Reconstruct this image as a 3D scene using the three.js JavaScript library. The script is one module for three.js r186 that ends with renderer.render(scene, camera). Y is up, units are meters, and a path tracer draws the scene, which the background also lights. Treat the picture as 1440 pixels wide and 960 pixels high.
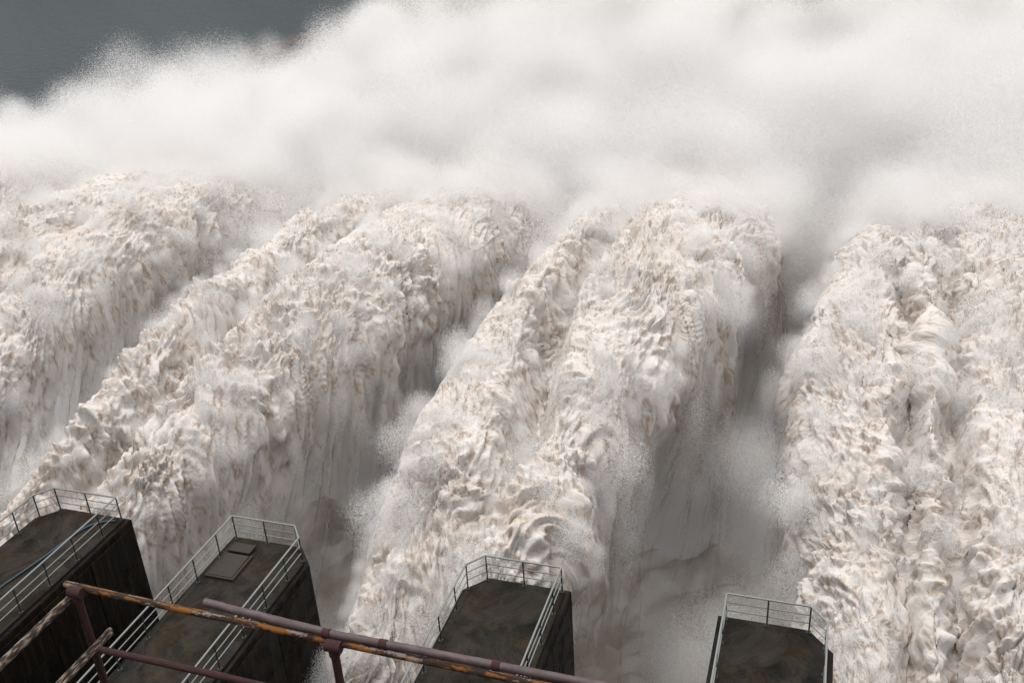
import * as THREE from 'three';
import { ImprovedNoise } from 'three/addons/math/ImprovedNoise.js';
import { mergeGeometries, mergeVertices } from 'three/addons/utils/BufferGeometryUtils.js';
import { RoundedBoxGeometry } from 'three/addons/geometries/RoundedBoxGeometry.js';

// ---------------------------------------------------------------- camera
// World: x along the dam, y up (0 = top of the piers), -z downstream.
const scene = new THREE.Scene();
const EYE = 22;
const camera = new THREE.PerspectiveCamera(38.27, 1024 / 682, 0.5, 3000);
{
  const right = new THREE.Vector3(0.95205, -0.05721, -0.30054);
  const up = new THREE.Vector3(-0.08361, 0.89631, -0.43548);
  const back = new THREE.Vector3(0.29429, 0.43972, 0.84855);
  camera.quaternion.setFromRotationMatrix(new THREE.Matrix4().makeBasis(right, up, back)).normalize();
  camera.position.set(0, EYE, 0);
}

// ---------------------------------------------------------------- overcast sky, veiled sun, exposure
{
  const W = 128, H = 64, d = new Float32Array(W * H * 4);
  for (let r = 0; r < H; r++) {
    const up = Math.sin(((r + 0.5) / H - 0.5) * Math.PI);
    const l = up > 0 ? (1 + 2 * up) / 3 : 0.2;
    for (let c = 0; c < W; c++) d.set([l * 0.985, l * 0.985, l * 1.0, 1], (r * W + c) * 4);
  }
  const sky = new THREE.DataTexture(d, W, H, THREE.RGBAFormat, THREE.FloatType);
  sky.mapping = THREE.EquirectangularReflectionMapping; sky.magFilter = THREE.LinearFilter; sky.needsUpdate = true;
  scene.background = sky; scene.environment = sky;
}
const sun = new THREE.DirectionalLight(0xfff9f2, 1.1);
sun.position.set(-40, 200, -60); sun.target.position.set(0, 0, -40);
sun.castShadow = true; sun.shadow.radius = 45; sun.shadow.mapSize.set(2048, 2048);
Object.assign(sun.shadow.camera, { left: -120, right: 120, top: 120, bottom: -120, near: 10, far: 500 });
scene.add(sun, sun.target);
const renderer = new THREE.WebGLRenderer({ antialias: true });
renderer.toneMapping = THREE.LinearToneMapping;
renderer.toneMappingExposure = 1.54;
renderer.shadowMap.enabled = true;

// ---------------------------------------------------------------- helpers
let seed = 20240611;
const rnd = () => { seed = (seed + 0x6d2b79f5) | 0; let t = Math.imul(seed ^ (seed >>> 15), 1 | seed); t = (t + Math.imul(t ^ (t >>> 7), 61 | t)) ^ t; return ((t ^ (t >>> 14)) >>> 0) / 4294967296; };
const pn = new ImprovedNoise();
const N = (x, y, z) => pn.noise(x + 100.3, y + 57.7, z + 211.9);
const clamp = THREE.MathUtils.clamp, sstep = THREE.MathUtils.smoothstep, lerp = THREE.MathUtils.lerp;
const fbm = (x, y, z, o = 4) => { let s = 0, a = 0.5; for (let i = 0; i < o; i++) { s += a * N(x, y, z); x = x * 2.03 + 3.1; y = y * 2.03 + 1.7; z = z * 2.03 + 5.3; a *= 0.5; } return s; };
const gauss = () => Math.sqrt(-2 * Math.log(1 - rnd())) * Math.cos(6.28318 * rnd());
const track = (table, v) => {           // piecewise linear table [[v, value], ...] in rising v, smoothed between
  if (v <= table[0][0]) return table[0][1];
  for (let i = 1; i < table.length; i++) if (v <= table[i][0]) return lerp(table[i - 1][1], table[i][1], (v - table[i - 1][0]) / (table[i][0] - table[i - 1][0]));
  return table[table.length - 1][1];
};
const taken = {};
const numbered = (n) => { taken[n] = (taken[n] ?? -1) + 1; return taken[n] ? n + '_' + String(taken[n]).padStart(3, '0') : n; };
function lit(m) { m.castShadow = m.receiveShadow = true; return m; }
function obj(name, geo, mat, parent = scene) { const m = lit(new THREE.Mesh(geo, mat)); m.name = parent === scene ? numbered(name) : name; parent.add(m); return m; }
function thing(name, label, category, group) { const g = new THREE.Group(); g.name = numbered(name); g.userData = { label, category }; if (group) g.userData.group = group; scene.add(g); return g; }
const box = (w, h, d, x, y, z) => new THREE.BoxGeometry(w, h, d).translate(x, y, z);
const bar = (a, b, r, seg = 10) => {
  const A = new THREE.Vector3(...a), B = new THREE.Vector3(...b), d = B.clone().sub(A);
  const g = new THREE.CylinderGeometry(r, r, d.length(), seg, Math.max(1, Math.round(d.length() / 0.5)));
  g.applyQuaternion(new THREE.Quaternion().setFromUnitVectors(new THREE.Vector3(0, 1, 0), d.normalize()));
  return g.translate((A.x + B.x) / 2, (A.y + B.y) / 2, (A.z + B.z) / 2);
};
function tex(size, fn, srgb = true) {
  const d = new Uint8Array(size * size * 4);
  for (let y = 0; y < size; y++) for (let x = 0; x < size; x++) { const c = fn(x / size, y / size); d.set([c[0] * 255, c[1] * 255, c[2] * 255, 255].map((v) => clamp(v, 0, 255)), (y * size + x) * 4); }
  const t = new THREE.DataTexture(d, size, size); t.wrapS = t.wrapT = THREE.RepeatWrapping; t.magFilter = THREE.LinearFilter; t.minFilter = THREE.LinearMipmapLinearFilter;
  if (srgb) t.colorSpace = THREE.SRGBColorSpace; t.needsUpdate = true; return t;
}
// noise that tiles over the unit square
const tile = (u, v, f, k = 0) => {
  const a = u * 6.28318, b = v * 6.28318, R = f / 6.28318;
  return N(Math.cos(a) * R + k, Math.sin(a) * R + Math.cos(b) * R * 0.7, Math.sin(b) * R + k * 2.3);
};

// drops the triangles in which nothing is left of a torn sheet
function torn(g, gone = () => false) {
  const c = g.attributes.color, ix = g.index ? g.index.array : Uint32Array.from({ length: c.count }, (_, i) => i), keep = [];
  for (let i = 0; i < ix.length; i += 3) { const a = ix[i], b = ix[i + 1], d = ix[i + 2]; if (Math.max(c.getW(a), c.getW(b), c.getW(d)) > 0.025 && !gone(a)) keep.push(a, b, d); }
  g.setIndex(keep); return g;
}

// ---------------------------------------------------------------- materials
const concreteMap = tex(512, (u, v) => {
  const a = tile(u, v, 5) + 0.7 * tile(u, v, 13, 4) + 0.5 * tile(u, v, 40, 9), st = sstep(tile(u, v, 9, 20) + 0.4 * tile(u, v, 60, 3), 0.05, 0.4), moss = sstep(tile(u, v, 7, 40) + 0.5 * tile(u, v, 28, 13) + 0.3 * tile(u, v, 90, 2), 0.1, 0.45), g = rnd() * 0.06;
  const l = 0.108 + 0.042 * a + g * 0.75 - 0.042 * st;
  return [l * 1.13 + 0.022 * moss * (1 - st), l * 0.99 + 0.01 * moss * (1 - st), l * 0.8 - 0.01 * moss];
});
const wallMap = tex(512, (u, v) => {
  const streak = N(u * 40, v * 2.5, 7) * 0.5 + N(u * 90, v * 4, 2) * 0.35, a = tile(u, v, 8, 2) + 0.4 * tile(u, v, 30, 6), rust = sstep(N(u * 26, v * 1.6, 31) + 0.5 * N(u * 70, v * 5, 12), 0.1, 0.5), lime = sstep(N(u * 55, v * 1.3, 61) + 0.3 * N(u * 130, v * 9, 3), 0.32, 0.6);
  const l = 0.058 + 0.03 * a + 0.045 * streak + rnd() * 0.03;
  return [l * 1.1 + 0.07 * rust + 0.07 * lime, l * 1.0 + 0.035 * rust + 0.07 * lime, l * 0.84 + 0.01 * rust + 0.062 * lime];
});
const wetMap = tex(256, (u, v) => { const w = sstep(tile(u, v, 6, 11) + 0.5 * tile(u, v, 17, 3) + 0.25 * tile(u, v, 50, 8), -0.15, 0.35), r = lerp(0.62, 0.96, w); return [r, r, r]; }, false);
const concreteBump = tex(512, (u, v) => { const h = 0.5 + 0.3 * tile(u, v, 30, 5) + 0.25 * tile(u, v, 80, 8) + (rnd() - 0.5) * 0.2; return [h, h, h]; }, false);
// froth: rounded clots of foam with silt between, repeating every 8 m
const grad = Array.from({ length: 4096 }, () => rnd() * 6.28318);
const pnoise = (x, y, n, k) => {
  const xi = Math.floor(x), yi = Math.floor(y), fx = x - xi, fy = y - yi, w = (t) => t * t * t * (t * (t * 6 - 15) + 10);
  const g = (i, j) => { const a = grad[(((xi + i) % n + n) % n * 131 + ((yi + j) % n + n) % n * 57 + k * 977) & 4095]; return Math.cos(a) * (fx - i) + Math.sin(a) * (fy - j); };
  return lerp(lerp(g(0, 0), g(1, 0), w(fx)), lerp(g(0, 1), g(1, 1), w(fx)), w(fy)) * 1.4;
};
const clots = (u, v) => { const wu = u + 0.012 * pnoise(u * 9, v * 9, 9, 1), wv = v + 0.012 * pnoise(u * 9, v * 9, 9, 2); let h = 0, a = 0.5; for (const n of [13, 27, 55, 110, 220]) { h += a * Math.abs(pnoise(wu * n, wv * n, n, n)) * 2.4; a *= 0.7; } return h; };
const frothMap = tex(1024, (u, v) => {
  const m = sstep(0.5 * pnoise(u * 20, v * 20, 20, 5) + 0.7 * pnoise(u * 47, v * 47, 47, 6) + 0.6 * pnoise(u * 120, v * 120, 120, 7), 0.0, 0.75);
  return [lerp(0.825, 0.69, m), lerp(0.805, 0.63, m), lerp(0.79, 0.575, m)];
});
const frothBump = tex(1024, (u, v) => { const h = clots(u, v) * 0.5; return [h, h, h]; }, false);
const M = {
  deck: new THREE.MeshPhysicalMaterial({ specularIntensity: 0.3, map: concreteMap, bumpMap: concreteBump, bumpScale: 0.012, roughnessMap: wetMap, roughness: 1 }),
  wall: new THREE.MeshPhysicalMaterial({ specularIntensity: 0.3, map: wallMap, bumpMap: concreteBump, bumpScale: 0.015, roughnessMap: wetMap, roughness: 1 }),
  kerb: new THREE.MeshStandardMaterial({ color: new THREE.Color(0.16, 0.155, 0.14), bumpMap: concreteBump, bumpScale: 0.006, roughness: 0.85 }),
  rail: new THREE.MeshStandardMaterial({ color: new THREE.Color(0.23, 0.245, 0.235), roughness: 0.5, metalness: 0.15 }),
  post: new THREE.MeshStandardMaterial({ color: new THREE.Color(0.04, 0.046, 0.046), roughness: 0.6, metalness: 0.3 }),
  hatch: new THREE.MeshStandardMaterial({ color: new THREE.Color(0.03, 0.023, 0.016), bumpMap: concreteBump, bumpScale: 0.01, roughness: 0.8 }),
  hose: new THREE.MeshStandardMaterial({ color: new THREE.Color(0.012, 0.05, 0.08), roughness: 0.5 }),
  rust: new THREE.MeshStandardMaterial({ map: tex(256, (u, v) => {
    const f = N(u * 17, v * 3, 3) + 0.6 * N(u * 70, v * 9, 8), p = sstep(f, -0.1, 0.25), w = sstep(N(u * 11, v * 3, 40) + 0.4 * N(u * 130, v * 12, 19), 0.2, 0.4), g = (rnd() - 0.5) * 0.1;
    const c = [lerp(0.19, 0.5, p), lerp(0.13, 0.31, p), lerp(0.1, 0.1, p)];
    return [lerp(c[0], 0.52, w) + g, lerp(c[1], 0.47, w) + g, lerp(c[2], 0.45, w) + g];
  }), bumpMap: concreteBump, bumpScale: 0.006, roughness: 0.9 }),
  darkRust: new THREE.MeshStandardMaterial({ map: tex(128, (u, v) => { const f = 0.5 + 0.6 * N(u * 30, v * 8, 3) + (rnd() - 0.5) * 0.2; return [0.13 + 0.16 * f, 0.08 + 0.07 * f, 0.07 + 0.06 * f]; }), roughness: 0.9 }),
  mauve: new THREE.MeshStandardMaterial({ map: tex(128, (u, v) => { const f = 0.4 * N(u * 26, v * 4, 3) + 0.3 * N(u * 80, v * 9, 3) + (rnd() - 0.5) * 0.12; return [0.33 + 0.15 * f, 0.275 + 0.14 * f, 0.28 + 0.14 * f]; }), roughness: 0.65, metalness: 0.1 }),
  flaked: new THREE.MeshStandardMaterial({ map: tex(128, (u, v) => { const f = sstep(N(u * 40, v * 7, 3) + 0.6 * N(u * 110, v * 13, 9), -0.1, 0.25); return [lerp(0.16, 0.52, f), lerp(0.12, 0.46, f), lerp(0.1, 0.4, f)]; }), bumpMap: concreteBump, bumpScale: 0.008, roughness: 0.9 }),
  foam: new THREE.MeshPhysicalMaterial({ vertexColors: true, roughness: 0.85, specularIntensity: 0.5 }),
  froth: new THREE.MeshPhysicalMaterial({ vertexColors: true, map: frothMap, bumpMap: frothBump, bumpScale: 0.075, roughness: 1, specularIntensity: 0.1 }),
  curtain: new THREE.MeshPhysicalMaterial({ vertexColors: true, map: frothMap, roughness: 1, specularIntensity: 0, transparent: true, side: THREE.DoubleSide }),
  dense: new THREE.MeshStandardMaterial({ color: new THREE.Color(0.74, 0.73, 0.725), roughness: 1 }),
  mistDrops: new THREE.MeshPhysicalMaterial({ color: new THREE.Color(0.985, 0.98, 0.975), roughness: 1, specularIntensity: 0, transmission: 0.5, thickness: 0, flatShading: true }),
  drops: new THREE.MeshPhysicalMaterial({ color: new THREE.Color(0.975, 0.968, 0.962), roughness: 1, specularIntensity: 0, transmission: 0.35, thickness: 0, flatShading: true }),
};

// ---------------------------------------------------------------- river, far bank, hills
const POOL = -32;
{
  const g = new THREE.PlaneGeometry(2400, 2400, 1, 1).rotateX(-Math.PI / 2).translate(-200, POOL, -1000);
  const bump = tex(512, (u, v) => { const h = 0.5 + 0.5 * tile(u, v, 14) + 0.3 * tile(u, v, 40, 5); return [h, h, h]; }, false); bump.repeat.set(60, 60);
  const river = obj('river', g, new THREE.MeshPhysicalMaterial({ color: new THREE.Color(0.01, 0.019, 0.025), roughness: 0.32, specularIntensity: 0.33, bumpMap: bump, bumpScale: 0.25 }));
  river.userData = { kind: 'structure', label: 'dark green river downstream of the dam', category: 'river' };
}
function terrain(name, x0, x1, z0, z1, nx, nz, height, color, label) {
  const g = new THREE.PlaneGeometry(x1 - x0, z1 - z0, nx, nz).rotateX(-Math.PI / 2).translate((x0 + x1) / 2, 0, (z0 + z1) / 2), p = g.attributes.position, col = new Float32Array(p.count * 3);
  for (let i = 0; i < p.count; i++) { const x = p.getX(i), z = p.getZ(i); p.setY(i, height(x, z)); col.set(color(x, z), i * 3); }
  g.setAttribute('color', new THREE.BufferAttribute(col, 3)); g.computeVertexNormals();
  const m = obj(name, g, new THREE.MeshStandardMaterial({ vertexColors: true, roughness: 0.95 }));
  m.userData = { kind: 'structure', label, category: 'terrain' };
}
terrain('rocky_bank', -215, 420, -620, -200, 240, 200, (x, z) => {
  const inland = Math.min(x + 191 + 10 * fbm(x * 0.03, 0, z * 0.03, 3), -z - 212 + 14 * fbm(x * 0.02, 0, 3, 3));   // the bank ends in a straight edge along the side channel
  return POOL - 4 + 9 * sstep(inland, -8, 22) + 8 * sstep(inland, 60, 300) + (fbm(x * 0.07, z * 0.07, 1, 5) * 3 + Math.abs(N(x * 0.3, z * 0.3, 2)) * 2) * sstep(inland, -5, 10);
}, (x, z) => { const f = 0.5 + fbm(x * 0.12, z * 0.12, 9, 4); return [0.04 + 0.07 * f, 0.036 + 0.058 * f, 0.034 + 0.052 * f]; }, 'brown rocky river bank half hidden in the mist');
terrain('wooded_hills', -1500, 1300, -1500, -640, 120, 50, (x, z) => {
  const d = -660 - z; return POOL - 5 + 250 * sstep(d, 0, 500) * (0.8 + 0.5 * fbm(x * 0.004, z * 0.004, 4, 4)) + fbm(x * 0.03, z * 0.03, 5, 3) * 16;
}, (x, z) => { const f = 0.5 + fbm(x * 0.05, z * 0.05, 9, 4); return [0.03 + 0.03 * f, 0.05 + 0.04 * f, 0.035 + 0.03 * f]; }, 'dark wooded hills beyond the river');

// ---------------------------------------------------------------- dam behind and below the camera
{
  const t = thing('dam_wall', 'concrete dam crest and downstream face that the piers spring from', 'dam');
  obj('crest_deck', box(180, 3, 14, -30, 18.6, 8.6), M.wall, t);
  obj('downstream_face', box(180, 50, 10, -30, -8.1, 9), M.wall, t);
  obj('ledge', box(12, 0.4, 8, 0.7, 15.7, -0.85), M.wall, t);
}

// ---------------------------------------------------------------- piers
const FRONT = -24.9;
function pier({ x0, x1, cut, label, panels, gate }) {
  const t = thing('concrete_pier', label, 'pier', 'concrete piers along the spillway'), back = 3.9, c = 0.8;
  const plan = (inset, front) => {
    const s = new THREE.Shape(), a = x0 + inset, b = x1 - inset, f = -(FRONT + inset);
    s.moveTo(a, -back); s.lineTo(b, -back);
    if (cut > 0) { s.lineTo(b, f - c); s.lineTo(b - c * 0.9, f); } else s.lineTo(b, f);
    if (cut < 0) { s.lineTo(a + c * 0.9, f); s.lineTo(a, f - c); } else s.lineTo(a, f);
    s.closePath(); return s;
  };
  const wall = new THREE.ExtrudeGeometry(plan(0.06, FRONT), { depth: 38, bevelEnabled: true, bevelThickness: 0.06, bevelSize: 0.06, bevelSegments: 2 }).rotateX(-Math.PI / 2).translate(0, -38.06 - 0.06, 0);
  const uv = wall.attributes.uv, p = wall.attributes.position, nn = wall.attributes.normal;
  for (let i = 0; i < p.count; i++) { if (Math.abs(nn.getY(i)) > 0.7) uv.setXY(i, p.getX(i) / 6, p.getZ(i) / 6); else uv.setXY(i, (p.getX(i) + p.getZ(i)) / 6, p.getY(i) / 6); }
  obj('wall', wall, M.wall, t);
  const deck = new THREE.ShapeGeometry(plan(0.16)).rotateX(-Math.PI / 2);
  { // a fine, slightly uneven deck slab
    const g = new THREE.ExtrudeGeometry(plan(0.17), { depth: 0.06, bevelEnabled: false }).rotateX(-Math.PI / 2).translate(0, -0.055, 0), u = g.attributes.uv, q = g.attributes.position;
    for (let i = 0; i < q.count; i++) u.setXY(i, q.getX(i) / 5 + x0, q.getZ(i) / 5);
    obj('deck', g, M.deck, t); deck.dispose();
  }
  // shuttering panels on the side that shows
  if (panels) {
    const w = 2.4, h = 1.75;
    for (let r = 0; r < 8; r++) for (let k = 0; k < 8; k++) {
      const z = FRONT + (cut > 0 ? c + 0.2 : 0.12) + w / 2 + k * (w + 0.03); if (z > 0) continue;
      const g = new RoundedBoxGeometry(0.08, h, w, 1, 0.015).translate(x1 + 0.004, -0.35 - h / 2 - r * (h + 0.03), z), u = g.attributes.uv, q = g.attributes.position, o = rnd();
      for (let i = 0; i < q.count; i++) u.setXY(i, q.getZ(i) / 6 + o, q.getY(i) / 6 + o * 3);
      obj('concrete_panel', g, M.wall, t);
    }
  }
  // guard rail round the edge
  const rail = new THREE.Group(); rail.name = 'guard_rail'; t.add(rail);
  const s = 0.26, a = x0 + s, b = x1 - s, f = FRONT + 0.2, line = [[a, 2]];
  if (cut < 0) line.push([a, f + c * 0.75], [a + c * 0.62, f]); else line.push([a, f]);
  if (cut > 0) line.push([b - c * 0.62, f], [b, f + c * 0.75]); else line.push([b, f]);
  line.push([b, 2]);
  const hs = [1.02, 0.68, 0.36], rs = [0.032, 0.02, 0.02];
  const sag = (x, z) => 0.02 * N(x * 0.7, 3, z * 0.7);
  for (let i = 1; i < line.length; i++) for (let k = 0; k < 3; k++) {
    const [ax, az] = line[i - 1], [bx, bz] = line[i], y = hs[k];
    obj(k ? 'middle_rail' : 'top_rail', bar([ax, y + sag(ax, az), az], [bx, y + sag(bx, bz), bz], rs[k], 8), M.rail, rail);
  }
  const spots = [];
  for (let i = 1; i < line.length - 1; i++) spots.push(line[i]);
  for (const [sx, z0] of [[a, line[1][1]], [b, line[line.length - 2][1]]]) for (let z = z0 + 1.1; z < 0; z += 1.42) spots.push([sx, z]);
  const fx = [line.findIndex((q) => q[1] === f), line.length - 1 - [...line].reverse().findIndex((q) => q[1] === f)];
  const fa = line[fx[0]][0], fb = line[fx[1]][0]; spots.push([lerp(fa, fb, 0.5), f]);
  for (const [sx, sz] of spots) {
    const lean = (rnd() - 0.5) * 0.03, g = mergeGeometries([bar([sx, 0.005, sz], [sx + lean, 1.01, sz + lean], 0.026, 8), box(0.13, 0.018, 0.13, sx, 0.014, sz)]);
    obj('post', g, M.post, rail);
  }
  if (gate) {
    const gz = FRONT + 6.6, g = [];
    for (let k = 0; k < 7; k++) g.push(bar([b + 0.02, 0.12, gz + k * 0.16], [b + 0.02, 0.95, gz + k * 0.16], 0.01, 6));
    g.push(bar([b + 0.02, 0.12, gz], [b + 0.02, 0.12, gz + 0.96], 0.016, 6), bar([b + 0.02, 0.5, gz], [b + 0.02, 0.95, gz + 0.96], 0.012, 6), bar([b + 0.02, 0.95, gz], [b + 0.02, 0.5, gz + 0.96], 0.012, 6));
    obj('gate_panel', mergeGeometries(g), M.post, rail);
  }
}
pier({ x0: -28.6, x1: -24.7, cut: -1, panels: true, gate: true, label: 'dark concrete pier with a blue hose along its deck and white guard rail' });
pier({ x0: -20.1, x1: -16.5, cut: 1, panels: true, label: 'dark concrete pier with a square hatch on its deck and joints down its side' });
pier({ x0: -10.75, x1: -7.1, cut: -1, panels: true, label: 'dark bare-decked concrete pier between the hatch pier and the gap full of mist' });
pier({ x0: -2.25, x1: 1.3, cut: 1, panels: false, label: 'brown bare-decked concrete pier beside the broad three-ridged water jet' });
{
  const t = thing('hatch_cover', 'rusty brown square hatch cover of two plates lying on the pier deck', 'hatch');
  const plate = (w, d, x, z, tilt) => new RoundedBoxGeometry(w, 0.07, d, 2, 0.012).rotateX(tilt).translate(x, 0.1, z);
  obj('frame', mergeGeometries([box(0.1, 0.1, 1.35, -19.72, 0.055, -23.15), box(0.1, 0.1, 1.35, -18.66, 0.055, -23.15), box(0.96, 0.1, 0.1, -19.19, 0.055, -22.52)]), M.hatch, t);
  obj('plate', plate(0.95, 1.18, -19.19, -23.15, 0.02), M.hatch, t);
  obj('plate', plate(0.9, 0.5, -19.25, -24.12, -0.03), M.hatch, t);
}
{
  const pts = [[-26.9, -16.5], [-26.75, -19], [-26.6, -20.4], [-26.3, -22], [-26.15, -23.2], [-25.9, -24], [-25.45, -24.4], [-25.1, -24.5]].map(([x, z]) => new THREE.Vector3(x, 0.045, z));
  const h = obj('hose', new THREE.TubeGeometry(new THREE.CatmullRomCurve3(pts), 80, 0.038, 8), M.hose);
  h.userData = { label: 'blue hose lying along the deck of the pier', category: 'hose' };
}

// ---------------------------------------------------------------- old pipe rails on the ledge below the camera
{
  const pipeUV = (g, L) => { const u = g.attributes.uv; for (let i = 0; i < u.count; i++) u.setXY(i, u.getY(i) * L / 3, u.getX(i)); return g; };
  const bent = (a, b, r, sagAmt, k) => {   // a pipe that has been knocked about a little
    const A = new THREE.Vector3(...a), B = new THREE.Vector3(...b), pts = [];
    for (let i = 0; i <= 8; i++) pts.push(A.clone().lerp(B, i / 8).add(new THREE.Vector3(0, N(i * 0.5, k, 1) * sagAmt, N(i * 0.5, k, 7) * sagAmt)));
    const tube = new THREE.TubeGeometry(new THREE.CatmullRomCurve3(pts), 60, r, 14), L = A.distanceTo(B), u = tube.attributes.uv, p = tube.attributes.position;
    for (let i = 0; i < p.count; i++) { const c = N(p.getX(i) * 9, p.getY(i) * 9, p.getZ(i) * 9) * r * 0.12; p.setY(i, p.getY(i) + c); u.setXY(i, u.getX(i) * L / 3, u.getY(i)); }
    return mergeGeometries([tube, new THREE.CircleGeometry(r, 14).lookAt(A.clone().sub(B)).translate(pts[0].x, pts[0].y, pts[0].z)]);
  };
  const t = thing('pipe_railing', 'rusty orange pipe railing with flaking paint on the ledge', 'railing');
  obj('top_rail', bent([-5.56, 17, -4.76], [2.2, 17, -4.58], 0.028, 0.012, 1), M.rust, t);
  obj('lower_rail', bent([-5.3, 16.5, -4.625], [2.2, 16.5, -4.6], 0.028, 0.015, 5), M.darkRust, t);
  obj('side_rail', bent([-5.49, 16.93, -4.74], [-5.44, 16.93, 1.5], 0.034, 0.02, 9), M.flaked, t);
  obj('lower_side_rail', bent([-5.33, 16.5, -4.84], [-5.42, 16.49, 1.5], 0.022, 0.03, 12), M.flaked, t);
  obj('lower_side_rail', bent([-5.28, 16.51, -4.80], [-5.36, 16.46, 1.5], 0.016, 0.03, 15), M.flaked, t);
  for (const [x, z] of [[-5.41, -4.7], [-3.12, -4.66], [-0.6, -4.65]]) {
    const po = obj('post', pipeUV(bar([x, 15.9, z], [x, 16.97, z], 0.032, 12), 1.1), M.darkRust, t);
    obj('clamp', mergeGeometries([bar([x - 0.06, 17, z - 0.002], [x + 0.06, 17, z - 0.002], 0.047, 12), bar([x, 16.92, z], [x, 16.985, z], 0.042, 12)]), M.darkRust, po);
  }
  const c = thing('conduit_pipe', 'mauve grey painted pipe with an open end tied above the rusty rail', 'pipe');
  obj('pipe', bent([-4.27, 17.055, -4.79], [-3.2, 17.05, -4.725], 0.032, 0.006, 21), M.mauve, c);
  obj('pipe', bent([-3.2, 17.05, -4.725], [2.2, 17.05, -4.72], 0.03, 0.008, 23), M.mauve, c);
  for (const x of [-3.2, -2.75, -1.9]) obj('collar', bar([x - 0.03, 17.05, -4.722], [x + 0.03, 17.05, -4.722], 0.036, 14), M.darkRust, c);
}

// ---------------------------------------------------------------- spray
// A puff: thousands of drops a few centimetres across, thinning out from its middle. Copies of it make up spray and mist.
const makePuff = (n, size) => {
  const P = new Float32Array(n * 12), ix = new Uint32Array(n * 12), v = new THREE.Vector3(), e = new THREE.Euler(), t = [[1, 1, 1], [-1, -1, 1], [-1, 1, -1], [1, -1, -1]];
  for (let i = 0; i < n; i++) {
    const r = size * (0.8 + 0.4 * rnd()); let x, y, z, q; do { x = rnd() * 2 - 1; y = rnd() * 2 - 1; z = rnd() * 2 - 1; q = 1 - x * x - y * y - z * z; } while (q < 0 || rnd() > q * q * q); x *= 3.9; y *= 3.2; z *= 3.9; e.set(rnd() * 6.3, rnd() * 6.3, rnd() * 6.3);
    t.forEach((c, k) => { v.set(...c).multiplyScalar(r).applyEuler(e); P.set([x + v.x, y + v.y, z + v.z], i * 12 + k * 3); });
    const o = i * 4; ix.set([o, o + 2, o + 1, o, o + 1, o + 3, o, o + 3, o + 2, o + 1, o + 2, o + 3], i * 12);
  }
  const g = new THREE.BufferGeometry(); g.setAttribute('position', new THREE.BufferAttribute(P, 3)); g.setIndex(new THREE.BufferAttribute(ix, 1)); return g;
};
const puff = makePuff(46000, 0.0082), finePuff = makePuff(6500, 0.0182), hazePuff = makePuff(62000, 0.0066), thinPuff = makePuff(18000, 0.0081);
const cq = new THREE.Quaternion(), ce = new THREE.Euler(), cm = new THREE.Matrix4(), cp = new THREE.Vector3(), cs = new THREE.Vector3();
function puffs(name, list, parent, shape = puff, mat = M.drops) {
  const im = lit(new THREE.InstancedMesh(shape, mat, list.length)); im.name = name; im.userData.kind = 'stuff';
  list.forEach(([x, y, z, sc, tall = 1], i) => im.setMatrixAt(i, cm.compose(cp.set(x, y, z), tall > 1 ? cq.identity() : cq.setFromEuler(ce.set(rnd() * 6, rnd() * 6, rnd() * 6)), cs.set(sc, sc * tall, sc)))); parent.add(im);
}

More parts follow.
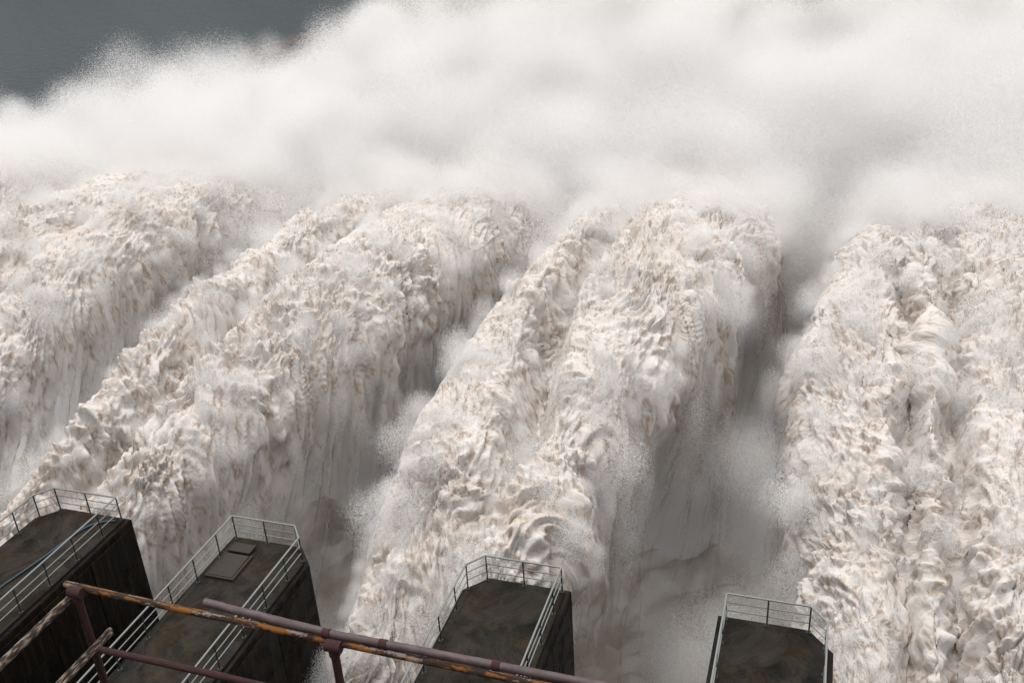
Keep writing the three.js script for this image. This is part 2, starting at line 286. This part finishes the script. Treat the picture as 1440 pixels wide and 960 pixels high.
// ---------------------------------------------------------------- water jets
// Crown line of every jet: thrown up from the bucket, over the top and down to the pool.
const crown = (d) => { const y = 4.1 - 0.0118 * (d - 48) ** 2; return y; };
const billow = (x, y, z) => 2.5 * Math.abs(N(x, y, z));
const bodies = [];
function jet({ left, right, grooves, label, k, nz = 560, nq = 380, d0 = 15, rough = 1, drop = 17, parts = [0.08, 0.7], fuzz = 300, spread = [0.7, 0.7] }) {
  bodies.push([left, right]);
  const t = thing('water_jet', label, 'water jet', 'jets from the spillway outlets');
  const base = (d, q) => {              // smooth body: q 0..1 runs from the foot of the left curtain over the top to the foot of the right one
    const xl = track(left, d) + 0.1, xr = track(right, d) - 0.2, w = xr - xl, grow = sstep(d, 14, 60), rt = q > 0.5;
    const wob = N(d * 0.13, k * 7, rt ? 3 : 9) * 1.0 + N(d * 0.4, k * 7, rt ? 5 : 1) * 0.3;
    let u = (q - parts[0]) / parts[1], c = 0, y = 0, outx = 0;
    if (u < 0) { c = -u * parts[1] / parts[0]; u = 0; } else if (u > 1) { c = (u - 1) * parts[1] / (1 - parts[0] - parts[1]); u = 1; }
    const ph = (u - 0.5) * 3.08, hgt = Math.min(3.1, 0.3 * w), x = xl + (0.5 + 0.5 * Math.sin(ph)) * w, sh = sstep(Math.abs(ph), 0.5, 1.4);
    y -= hgt * (1 - Math.cos(ph)) * (0.55 + 0.45 * sh);
    if (c > 0) { y -= drop * Math.pow(c, 1.15); outx = (0.2 + 0.9 * grow) * (1 - Math.exp(-2.2 * c)) * spread[rt ? 1 : 0] + wob * c * 0.6; }
    for (const [g, dep, gw] of grooves) { const gx = track(g, d) + 0.45 * N(d * 0.11, k, g.length) + 0.25 * N(d * 0.4, k, 2), dx = (x - gx) / gw; y -= dep * Math.exp(-dx * dx) * (0.8 + 1.1 * N(d * 0.12, k * 3, 8)); }
    y += 1.0 * N(x * 0.12, k, d * 0.06) * (1 - c);
    return [x + (rt ? 1 : -1) * outx + wob * sh * 0.4, crown(d) + y, -d - c * 1.5, c, Math.max(sstep(c, 0, 0.25), 0.75 * sstep(Math.abs(ph), 0.75, 1.5)), (x + (rt ? 1 : -1) * c * drop * 0.22)];
  };
  const dist = (s) => (s < 0.88 ? d0 + (64 - d0) * Math.pow(s / 0.88, 1.12) : 64 + 44 * ((s - 0.88) / 0.12));
  const sheet = (rows, cols) => {
    const nv = (rows + 1) * (cols + 1), P = new Float32Array(nv * 3), C = new Float32Array(nv), S = new Float32Array(nv), uv = new Float32Array(nv * 2), idx = new Uint32Array(rows * cols * 6);
    let o = 0, m = 0;
    for (let i = 0; i <= rows; i++) { const d = dist(i / rows); for (let j = 0; j <= cols; j++) { const v = base(d, j / cols); P[o * 3] = v[0]; P[o * 3 + 1] = v[1]; P[o * 3 + 2] = v[2]; C[o] = v[3]; S[o] = v[4]; uv[o * 2] = v[5] / 8 + 0.1 * N(v[5] * 0.3, 5, v[2] * 0.3); uv[o * 2 + 1] = d * 0.65 / 8 + 0.1 * N(v[5] * 0.3, 9, v[2] * 0.3); o++; } }
    for (let i = 0; i < rows; i++) for (let j = 0; j < cols; j++) { const a = i * (cols + 1) + j, b = a + cols + 1; idx.set([a, a + 1, b, b, a + 1, b + 1], m); m += 6; }
    const g = new THREE.BufferGeometry(); g.setAttribute('position', new THREE.BufferAttribute(P, 3)); g.setAttribute('uv', new THREE.BufferAttribute(uv, 2)); g.setIndex(new THREE.BufferAttribute(idx, 1)); g.computeVertexNormals();
    return { g, P, C, S, uv, n: g.attributes.normal.array, nv };
  };
  {
    const { g, P, C, S, uv, n, nv } = sheet(nz, nq), col = new Float32Array(nv * 4), Q = new Float32Array(nv * 3);
    for (let i = 0; i < nv; i++) {
      const x = P[i * 3], y = P[i * 3 + 1], z = P[i * 3 + 2], c = C[i], st = S[i], d = -z;
      // top: curling lumps; sides: strands along the fall
      const X = uv[i * 2] * 8 + k * 31, Y = k * 7.3, Z = z + 0.3 * (y - crown(d)) * st;
      const wx = N(X * 0.35, Y * 0.35, Z * 0.35 + 9) * 1.3, wz = N(X * 0.35 + 40, Y * 0.35, Z * 0.35) * 1.3;
      const ax = X + wx, az = (Z + wz) * 0.62, zs = 1;
      const big = billow(ax * 0.2, Y * 0.2, az * 0.3 * zs);
      const b1 = billow(ax * 0.48 + 3, Y * 0.48, az * 0.5 * zs), b2 = billow(ax * 1.05 + 11 + wz, Y * 1.05, az * 1.1 * zs), b3 = billow(ax * 2.7 + 5 + wx, Y * 2.1, az * 3.0 * zs), b4 = billow(ax * 5 + 2, Y * 3.8, az * 5.4 * zs);
      const ga = 0.45 + 0.95 * clamp(0.5 + 1.3 * N(X * 0.18 + 50, Y * 0.2, Z * 0.18), 0, 1);   // calmer and rougher stretches
      let h = (big - 0.5) * lerp(0.5, 0.6, st) + ga * ((b1 - 0.5) * lerp(0.19, 0.34, st) + (b2 - 0.5) * lerp(0.19, 0.26, st) + (b3 - 0.5) * lerp(0.24, 0.16, st) + (b4 - 0.5) * lerp(0.15, 0.08, st));
      h *= sstep(d, 10, 24) * rough * (1 - 0.45 * sstep(d, 52, 66)) * (1 - 0.7 * sstep(-n[i * 3], 0.25, 0.75) * (parts[0] < 0.1));
      const tug = (N(ax * 0.9, Y * 0.9, az * 0.9 + 70) * 0.22 + N(ax * 2.2, Y * 2.2, az * 2.2 + 30) * 0.1) * (1 - 0.6 * st);
      Q[i * 3] = x + n[i * 3] * h + tug * 0.5; Q[i * 3 + 1] = y + n[i * 3 + 1] * h; Q[i * 3 + 2] = z + n[i * 3 + 2] * h + tug;
      // silt carried in the water: cloudy brown flecks against the white
      const mud = clamp(0.42 + 0.9 * N(ax * 0.9, Y * 0.9, az * 0.9 + 5) + 0.9 * N(ax * 2.6, Y * 2.3, az * 2.6 + 15), 0, 1) * (0.4 + 0.6 * clamp(0.5 + 1.5 * N(X * 0.12, Y, Z * 0.12 + 33), 0, 1));
      // the falling sheet tears into strands and then into spray
      const s1 = N(Z * 0.8, Y * 0.8, X * 0.5), s2 = N(Z * 2.6, Y * 1.4, X), tear = clamp(0.62 * clamp(0.9 - c * 5 + 0.9 * s1 + 0.7 * s2, 0, 1) + 0.58 * clamp(1 - c * 1.7 + 0.8 * s1 + 0.9 * s2, 0, 1), 0, 1);
      col.set([lerp(1, 0.87, mud), lerp(1, 0.835, mud), lerp(1, 0.795, mud), c < 0.06 ? 1 : lerp(1, tear, sstep(c, 0.06, 0.2))], i * 4);
    }
    g.setAttribute('position', new THREE.BufferAttribute(Q, 3)); g.setAttribute('color', new THREE.BufferAttribute(col, 4)); g.computeVertexNormals();
    // body and falling curtain share their vertices
    const all = g.index.array, body = [], fall = [];
    for (let i = 0; i < all.length; i += 3) { const to = C[all[i]] < 0.06 && C[all[i + 1]] < 0.06 && C[all[i + 2]] < 0.06 ? body : fall; to.push(all[i], all[i + 1], all[i + 2]); }
    const f = g.clone(); f.setIndex(fall); g.setIndex(body);
    const fl = [];
    for (let tries = 0; fl.length < fuzz && tries < 1e5; tries++) {
      const i = Math.floor(rnd() * nv), d = -Q[i * 3 + 2], c = C[i]; if (d < 22 || d > 66 || c > 0.5) continue;
      const sc = (0.14 + 0.4 * rnd() * rnd()) * (1 + 0.8 * sstep(d, 48, 62)), o = sc * 0.7; fl.push([Q[i * 3] + n[i * 3] * o, Q[i * 3 + 1] + n[i * 3 + 1] * o - c * 2 * rnd(), Q[i * 3 + 2] + n[i * 3 + 2] * o, c > 0.02 ? sc * 0.7 : sc, c > 0.02 ? 2 + 2 * rnd() : 1]);
    }
    puffs('drifting_spray', fl, t, finePuff);
    obj('water', g, M.froth, t); obj('curtain', torn(f), M.curtain, t);
  }
  return t;
}
const JC = jet({ k: 1, left: [[15, -16.1], [24, -16.3], [28, -16.7], [32, -16.7], [38, -16.1], [43, -15.3], [53, -14.8], [70, -14.8], [110, -15]], right: [[15, -11.6], [24, -10], [28, -8.5], [32, -7.9], [37, -6.7], [43, -4.8], [49, -3.2], [56, -2.8], [70, -2.8], [110, -2]],
  grooves: [[[[15, -13], [24, -12.6], [34, -11.3], [42, -11.6], [52, -11.3], [70, -11]], 3.2, 0.75], [[[15, -14], [30, -13.4], [45, -13.6], [70, -12.5]], 0.4, 0.5]],
  parts: [0.08, 0.7], label: 'water jet leaping out between the hatch pier and the bare-decked pier, split by one groove' });
const JB = jet({ k: 2, left: [[15, -34.2], [24, -33.6], [27, -33], [33, -32.4], [38, -32.6], [43, -32.3], [48, -32.2], [70, -32], [110, -32]], right: [[15, -30.5], [24, -26.6], [30, -24.4], [36, -22.2], [43, -20.2], [50, -18.4], [58, -18.4], [70, -18], [110, -18]],
  grooves: [[[[15, -32], [26, -30], [36, -28.2], [45, -27.3], [60, -26.2]], 2.8, 0.95]],
  label: 'water jet rising behind the blue-hose pier with a white curtain falling from its edge' });
const JD = jet({ k: 3, left: [[15, 1.2], [24, 0.8], [34, -0.5], [40, -0.7], [47, 0.1], [58, 1.8], [70, 2], [110, 2]], right: [[15, 7], [24, 9], [34, 11], [48, 12.5], [70, 13], [110, 13]],
  grooves: [[[[15, 3.7], [34, 3.7], [48, 3.6], [70, 3.9]], 2.4, 0.55], [[[15, 5.4], [36, 5.3], [46, 5.7], [70, 6]], 2.6, 0.6]],
  parts: [0.2, 0.72], label: 'broad three-ridged water jet beside the brown pier' });
const JA = jet({ k: 4, nz: 420, nq: 300, left: [[15, -52], [30, -50.5], [45, -49.5], [70, -49.5], [110, -49]], right: [[15, -45.5], [24, -42.5], [31, -40.2], [34, -39.2], [40, -38.8], [47, -38], [57, -37], [110, -36]],
  grooves: [[[[15, -48.5], [30, -45], [45, -43.5], [60, -42]], 2.0, 0.9]],
  label: 'water jet whose ragged curtain hangs over the dark hollow behind the blue-hose jet' });
const JZ = jet({ k: 5, nz: 300, nq: 200, left: [[15, -70], [45, -67], [110, -66]], right: [[15, -62], [30, -57], [45, -54.5], [110, -52]], grooves: [[[[15, -66], [60, -60]], 1.2, 0.9]],
  label: 'farthest water jet along the dam, only its crest showing below the mist' });
// ---------------------------------------------------------------- boiling pool under the jets
{
  const g = new THREE.PlaneGeometry(150, 130, 260, 230).rotateX(-Math.PI / 2).translate(-25, POOL + 1.2, -75), p = g.attributes.position, col = new Float32Array(p.count * 3);
  for (let i = 0; i < p.count; i++) {
    const x = p.getX(i), z = p.getZ(i), w = N(x * 0.2, 4, z * 0.2) * 2, h = billow((x + w) * 0.09, 2, z * 0.09) * 1.2 + billow((x + w) * 0.25, 3, z * 0.25) * 0.9 + billow(x * 0.6, 5, z * 0.6) * 0.5;
    const e = Math.min(1, (75 - Math.abs(x + 25)) / 12, (65 - Math.abs(z + 75)) / 12);
    p.setY(i, p.getY(i) + h * e - 3 * (1 - e));
    const mud = clamp(0.5 + N(x * 0.3, 1, z * 0.3) + 0.7 * N(x * 1.1, 1, z * 1.1), 0, 1); const white = sstep(-z + 8 * N(x * 0.1, 8, z * 0.1), 44, 70); col.set([lerp(lerp(0.5, 0.34, mud), lerp(0.8, 0.6, mud), white), lerp(lerp(0.45, 0.29, mud), lerp(0.78, 0.55, mud), white), lerp(lerp(0.4, 0.24, mud), lerp(0.76, 0.5, mud), white)], i * 3);
  }
  g.setAttribute('color', new THREE.BufferAttribute(col, 3)); g.computeVertexNormals();
  const m = obj('plunge_pool', g, M.foam); m.userData = { kind: 'structure', label: 'boiling muddy pool under the jets', category: 'water' };
}

// ---------------------------------------------------------------- mist
// The cloud where the jets strike the pool: puffs of drops, crowded in the middle and thinning out around it.
const cloudTop = (x) => track([[-140, -19], [-100, -9.5], [-75, -2], [-52, 1.5], [-38, 4], [-25, 6], [0, 7.5], [30, 8.5], [90, 8.5]], x);
const denseTop = (x, z) => lerp(-5.5, cloudTop(x) - 8, sstep(-z, 60, 92)) - 22 * sstep(-z, 118, 140) - 26 * (1 - sstep(-z, 60, 86));
const depthIn = (x, y, z, fy, oct) => {        // roughly metres inside the cloud, negative outside
  const near = sstep(-z, 56, 84), far = cloudTop(x) + 13 * fbm(x * 0.032, 3, z * 0.032, 2);
  return Math.min(lerp(2.2, far, near) - y, (-z - 54) * 0.5, (142 + z) * 0.5, track([[-125, 0], [-75, 2.5], [-40, 8.5], [-5, 8.5], [40, 0.5], [90, 0]], x)) + 11 * fbm(x * 0.055, y * fy, z * 0.055, oct) + 1.5 * (billow(x * 0.12, y * 0.04, z * 0.12) - 0.5);
};
{
  const cloud = new THREE.Group(); cloud.name = numbered('mist'); cloud.userData = { kind: 'stuff', label: 'white cloud of mist thrown up where the jets strike the pool', category: 'mist' }; scene.add(cloud);
  const g = new THREE.PlaneGeometry(200, 84, 100, 42).rotateX(-Math.PI / 2).translate(-30, 0, -101), p = g.attributes.position;
  for (let i = 0; i < p.count; i++) p.setY(i, denseTop(p.getX(i), p.getZ(i)) + 1.5 * fbm(p.getX(i) * 0.05, 1, p.getZ(i) * 0.05, 3));
  g.computeVertexNormals(); obj('dense_mist', g, M.dense, cloud).userData.kind = 'stuff';
  const list = [], thin = [];
  for (let tries = 0; list.length + thin.length < 1150 && tries < 2e6; tries++) {
    const x = lerp(-128, 66, rnd()), y = lerp(-24, 20, rnd()), z = lerp(-130, -50, rnd());
    if (y < -4 + (62 + z) * 0.34 || y < denseTop(x, z) - 0.5) continue;
    const d = depthIn(x, y, z, 0.05, 4); if (d < -7.5) continue;
    if (rnd() < Math.pow(clamp((d + 7) / 9, 0, 1), 1.5)) (d > -0.5 ? list : thin).push([x, y, z, d > 0.5 ? lerp(1.2, 2, rnd()) : lerp(0.8, 1.6, rnd())]);
  }
  for (let i = 0; i < 130; i++) {      // spray hanging over the crests, where the jets break up
    const [l, r] = bodies[Math.floor(rnd() * bodies.length)], d = lerp(53, 66, rnd()); thin.push([lerp(track(l, d) - 0.5, track(r, d) + 1, rnd()), crown(d) + lerp(-1.5, 1.6, rnd()), -d, lerp(0.45, 0.95, rnd())]);
  }
  puffs('billows', list, cloud, puff, M.mistDrops); puffs('thin_mist', thin, cloud, thinPuff, M.mistDrops);
}
// mist drifting in the hollows between the jets
{
  const hollow = new THREE.Group(); hollow.name = numbered('mist'); hollow.userData = { kind: 'stuff', label: 'grey mist drifting in the hollows between the jets', category: 'mist' }; scene.add(hollow);
  const list = [];
  for (let tries = 0; list.length < 46 && tries < 1e5; tries++) {
    const x = lerp(-46, 1, rnd()), z = lerp(-60, -27, rnd()), y = lerp(-22, -3, Math.pow(rnd(), 1.25)), d = -z;
    if (bodies.some(([l, r]) => x > track(l, d) + 0.5 && x < track(r, d) - 0.5) || (y > -9 && d < 32)) continue;
    if (rnd() < (0.55 + 1.4 * fbm(x * 0.1, y * 0.1, z * 0.1, 2)) * lerp(0.3, 1, sstep(x, -36, -26))) list.push([x, y, z, lerp(0.65, 1.15, rnd())]);
  }
  puffs('drifting_mist', list, hollow, hazePuff);
}
renderer.render(scene, camera);
